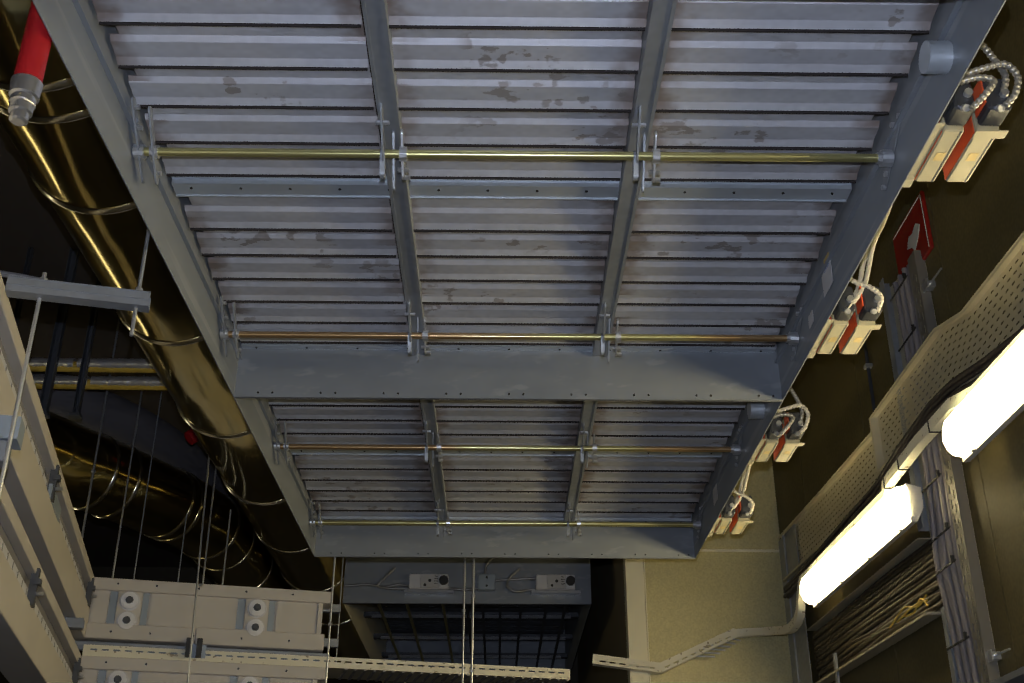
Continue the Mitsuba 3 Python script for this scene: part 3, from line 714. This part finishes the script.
# lower tray packed with brown cables
lt = thing('cable_tray', 'lower cable tray on the right wall packed with brown cables', 'cable tray')
ya, yb = 4.285, 6.04
ztop = lambda y: 1.296 + (y - 4.27) * .020
part(lt, 'base', extrude(Polygon([(ya, ztop(ya)), (yb, ztop(yb)), (yb, ztop(yb) - .285), (ya, ztop(ya) - .285)]), .002, YZ(1.652)), 'tray_steel')
part(lt, 'lip', sweep_box([(1.625, ya, ztop(ya)), (1.625, yb, ztop(yb))], .052, .004), 'tray_steel')
part(lt, 'lip', sweep_box([(1.618, ya, ztop(ya) - .285), (1.618, yb, ztop(yb) - .285)], .060, .010), 'tray_steel', label='pale lower lip')
rng2 = np.random.default_rng(11)
for k in range(13):
    ys = np.linspace(ya - .085, yb - .02, 28)
    ph = rng2.random(3) * 6
    zz = ztop(ys) - .022 - .0192 * k + .003 * np.sin(ys * 4 + ph[0]) + (.006 * np.sin(ys * 7 + ph[1]) if k > 8 else 0)
    xx = 1.636 - .005 * (k % 2) + .003 * np.sin(ys * 3 + ph[2])
    solo('power_cable', tube(np.stack([xx, ys, zz], 1), .0105 + .003 * rng2.random(), 8), ('cable_brown', 'cable_tan', 'cable_brown')[k % 3],
         f'brown power cable in the packed lower tray, {ORD[k]}', 'cable', 'brown cables in the lower tray', smooth=60)
part(lt, 'support_post', bx(1.59, 1.60, 5.55, 5.585, .4, 1.12), 'galvanised')
for k in range(3):
    p = catmull([(1.60, 4.55 + .1 * k, 1.06), (1.59, 4.42 + .05 * k, 1.045 + .02 * k), (1.59, 4.33 + .02 * k, 1.075 - .01 * k), (1.60, 4.29, 1.04 + .02 * k)], 6)
    solo('loose_wire', tube(p, .004, 6), 'pipe_yellow', 'thin yellow-brown wire at the near end of the lower tray, ' + ('sagging lowest', 'middle one', 'uppermost')[k], 'wire', 'loose wires at the lower tray', smooth=60)

# narrow white channel carrying the lamps
CH = [(1.52, .2, 1.498), (1.52, 2.95, 1.496), (1.52, 3.36, 1.499), (1.52, 3.56, 1.540), (1.52, 3.90, 1.542), (1.52, 4.24, 1.525), (1.52, 4.30, 1.518), (1.52, 4.33, 1.482), (1.52, 5.03, 1.495), (1.52, 5.62, 1.502)]
ch = thing('lamp_channel', 'narrow cream channel running above the lamps and round the corner', 'channel')
part(ch, 'straight', sweep_box(CH, .036, .040), 'channel_white')
bend = catmull([(1.52, 5.62, 1.502), (1.512, 5.68, 1.49), (1.503, 5.71, 1.43), (1.503, 5.76, 1.36), (1.508, 5.88, 1.335), (1.52, 6.1, 1.350), (1.50, 6.42, 1.41), (1.40, 6.59, 1.438), (1.335, 6.60, 1.435)], 8)
sd = np.stack([np.interp(np.arange(len(bend)), [0, 8, 24, 48, len(bend) - 1], c) for c in ((1, 1, 1, .8, 0), (0, 0, 0, .3, 1), (0, 0, 0, 0, 0))], 1)
part(ch, 'bend', sweep_box(bend, .036, .042, sd), 'channel_white')
SL2 = LineString([(-.014, 0), (.014, 0)]).buffer(.004, quad_segs=2)
bk_pts = [(1.335, 1.435), (.905, 1.240), (.53, 1.287)]
for (xa, za), (xb_, zb_) in zip(bk_pts[:-1], bk_pts[1:]):
    L = math.hypot(xb_ - xa, zb_ - za); u = np.array([xb_ - xa, 0, zb_ - za]) / L; v = np.cross([0, -1.0, 0], u) * -1
    v = v if v[2] > 0 else -v
    face = Polygon([(-.004, -.026), (L + .004, -.026), (L + .004, .026), (-.004, .026)])
    hs = [affinity.translate(SL2, s, -.008).exterior for s in np.arange(.05, L - .03, .055)]
    part(ch, 'straight', cat(extrude(Polygon(face.exterior, hs), .002, (u, v, np.cross(u, v), (xa, 6.575, za))),
                             sweep_box([(xa, 6.605, za + .026), (xb_, 6.605, zb_ + .026)], .06, .002, (0, 1, 0)), sweep_box([(xa, 6.605, za - .026), (xb_, 6.605, zb_ - .026)], .06, .002, (0, 1, 0))), 'channel_white')
part(ch, 'hook', cat(*[rod((1.30 - .05 * k, 6.60, 1.41 - .02 * k), (1.36 - .03 * k, 6.57, 1.39 - .018 * k), .005, 6) for k in range(6)]), 'zinc')
for i, (y, z) in enumerate(((4.28, 1.523), (4.10, 1.534), (3.75, 1.545))):
    solo('cable_tie', cat(bx(1.500, 1.540, y - .003, y + .003, z - .030, z - .026), bx(1.498, 1.501, y - .003, y + .003, z - .03, z + .02)), 'black_plastic', 'black cable tie round the narrow lamp channel, ' + ('at its joint above the farther lamp', 'between the two lamps', 'just before the nearer lamp')[i], 'cable tie', 'black cable ties on the lamp channel')

# slotted tray crossing at the bottom centre
st = thing('cable_tray', 'slotted cable tray crossing the bottom centre toward the far wall', 'cable tray')
Lt = 2.52
o = CORNER - N * .02
face = Polygon([(0.0, 1.150), (Lt, 1.150), (Lt, 1.205), (0.0, 1.205)])
hs = [affinity.translate(SL2, s, 1.183).exterior for s in np.arange(.05, Lt - .05, .055)]
part(st, 'side_rail', extrude(Polygon(face.exterior, hs), .002, (D, (0, 0, 1), -N, o)), 'channel_white')
part(st, 'base', tbox(o, D, -N, 0.0, Lt, .002, .30, 1.150, 1.153), 'tray_steel')
part(st, 'side_rail', tbox(o, D, -N, 0.0, Lt, .298, .30, 1.150, 1.205), 'tray_steel')
part(st, 'rung', cat(*[tbox(o, D, -N, s, s + .012, .004, .298, 1.143, 1.150) for s in np.arange(1.3, Lt, .05)]), 'groove_grey', kind='stuff')

# ---------------------------------------------------------------- small things on the right wall
sg = thing('wall_sign', 'red sign with a pale pictogram high on the right wall beside the vertical tray', 'sign')
part(sg, 'plate', cbx(1.645, 1.66, 3.80, 4.16, 2.30, 2.56, .003), 'sign_red')
part(sg, 'border', cat(bx(1.6435, 1.6455, 3.81, 4.15, 2.545, 2.55), bx(1.6435, 1.6455, 3.81, 3.815, 2.31, 2.55)), 'sign_white')
pict = Polygon([(3.86, 2.44), (3.90, 2.47), (3.95, 2.45), (3.99, 2.46), (4.02, 2.42), (3.97, 2.40), (3.95, 2.37), (3.90, 2.40)])
part(sg, 'pictogram', extrude(pict, .002, YZ(1.6432)), 'sign_white')
cp = thing('wall_conduit', 'thin dark vertical pipe with a clip on the right wall beyond the second actuators', 'conduit')
part(cp, 'pipe', rod((1.645, 4.68, 1.90), (1.645, 4.68, 2.40), .008, 10), 'actuator_dark', smooth=40)
part(cp, 'clip', bx(1.63, 1.66, 4.66, 4.70, 2.20, 2.215), 'zinc')
for y, z, lab in ((3.84, 2.17, 'small steel clamp on the right wall under the red sign'), (3.86, .775, 'small steel clamp on the right wall at the lower right')):
    a = thing('wall_clamp', lab, 'clamp', 'steel clamps on the right wall')
    part(a, 'body', cat(bx(1.63, 1.66, y + .01, y + .05, z - .012, z + .012), bx(1.625, 1.63, y + .004, y + .056, z - .018, z + .018)), 'zinc')
    part(a, 'stem', rod((1.64, y + .01, z), (1.64, y - .11, z - .004), .004, 8), 'zinc')
solo('wall_rail', bx(1.60, 1.66, 1.0, 3.90, .665, .685), 'galvanised', 'pale horizontal rail low on the right wall at the bottom right corner', 'rail')
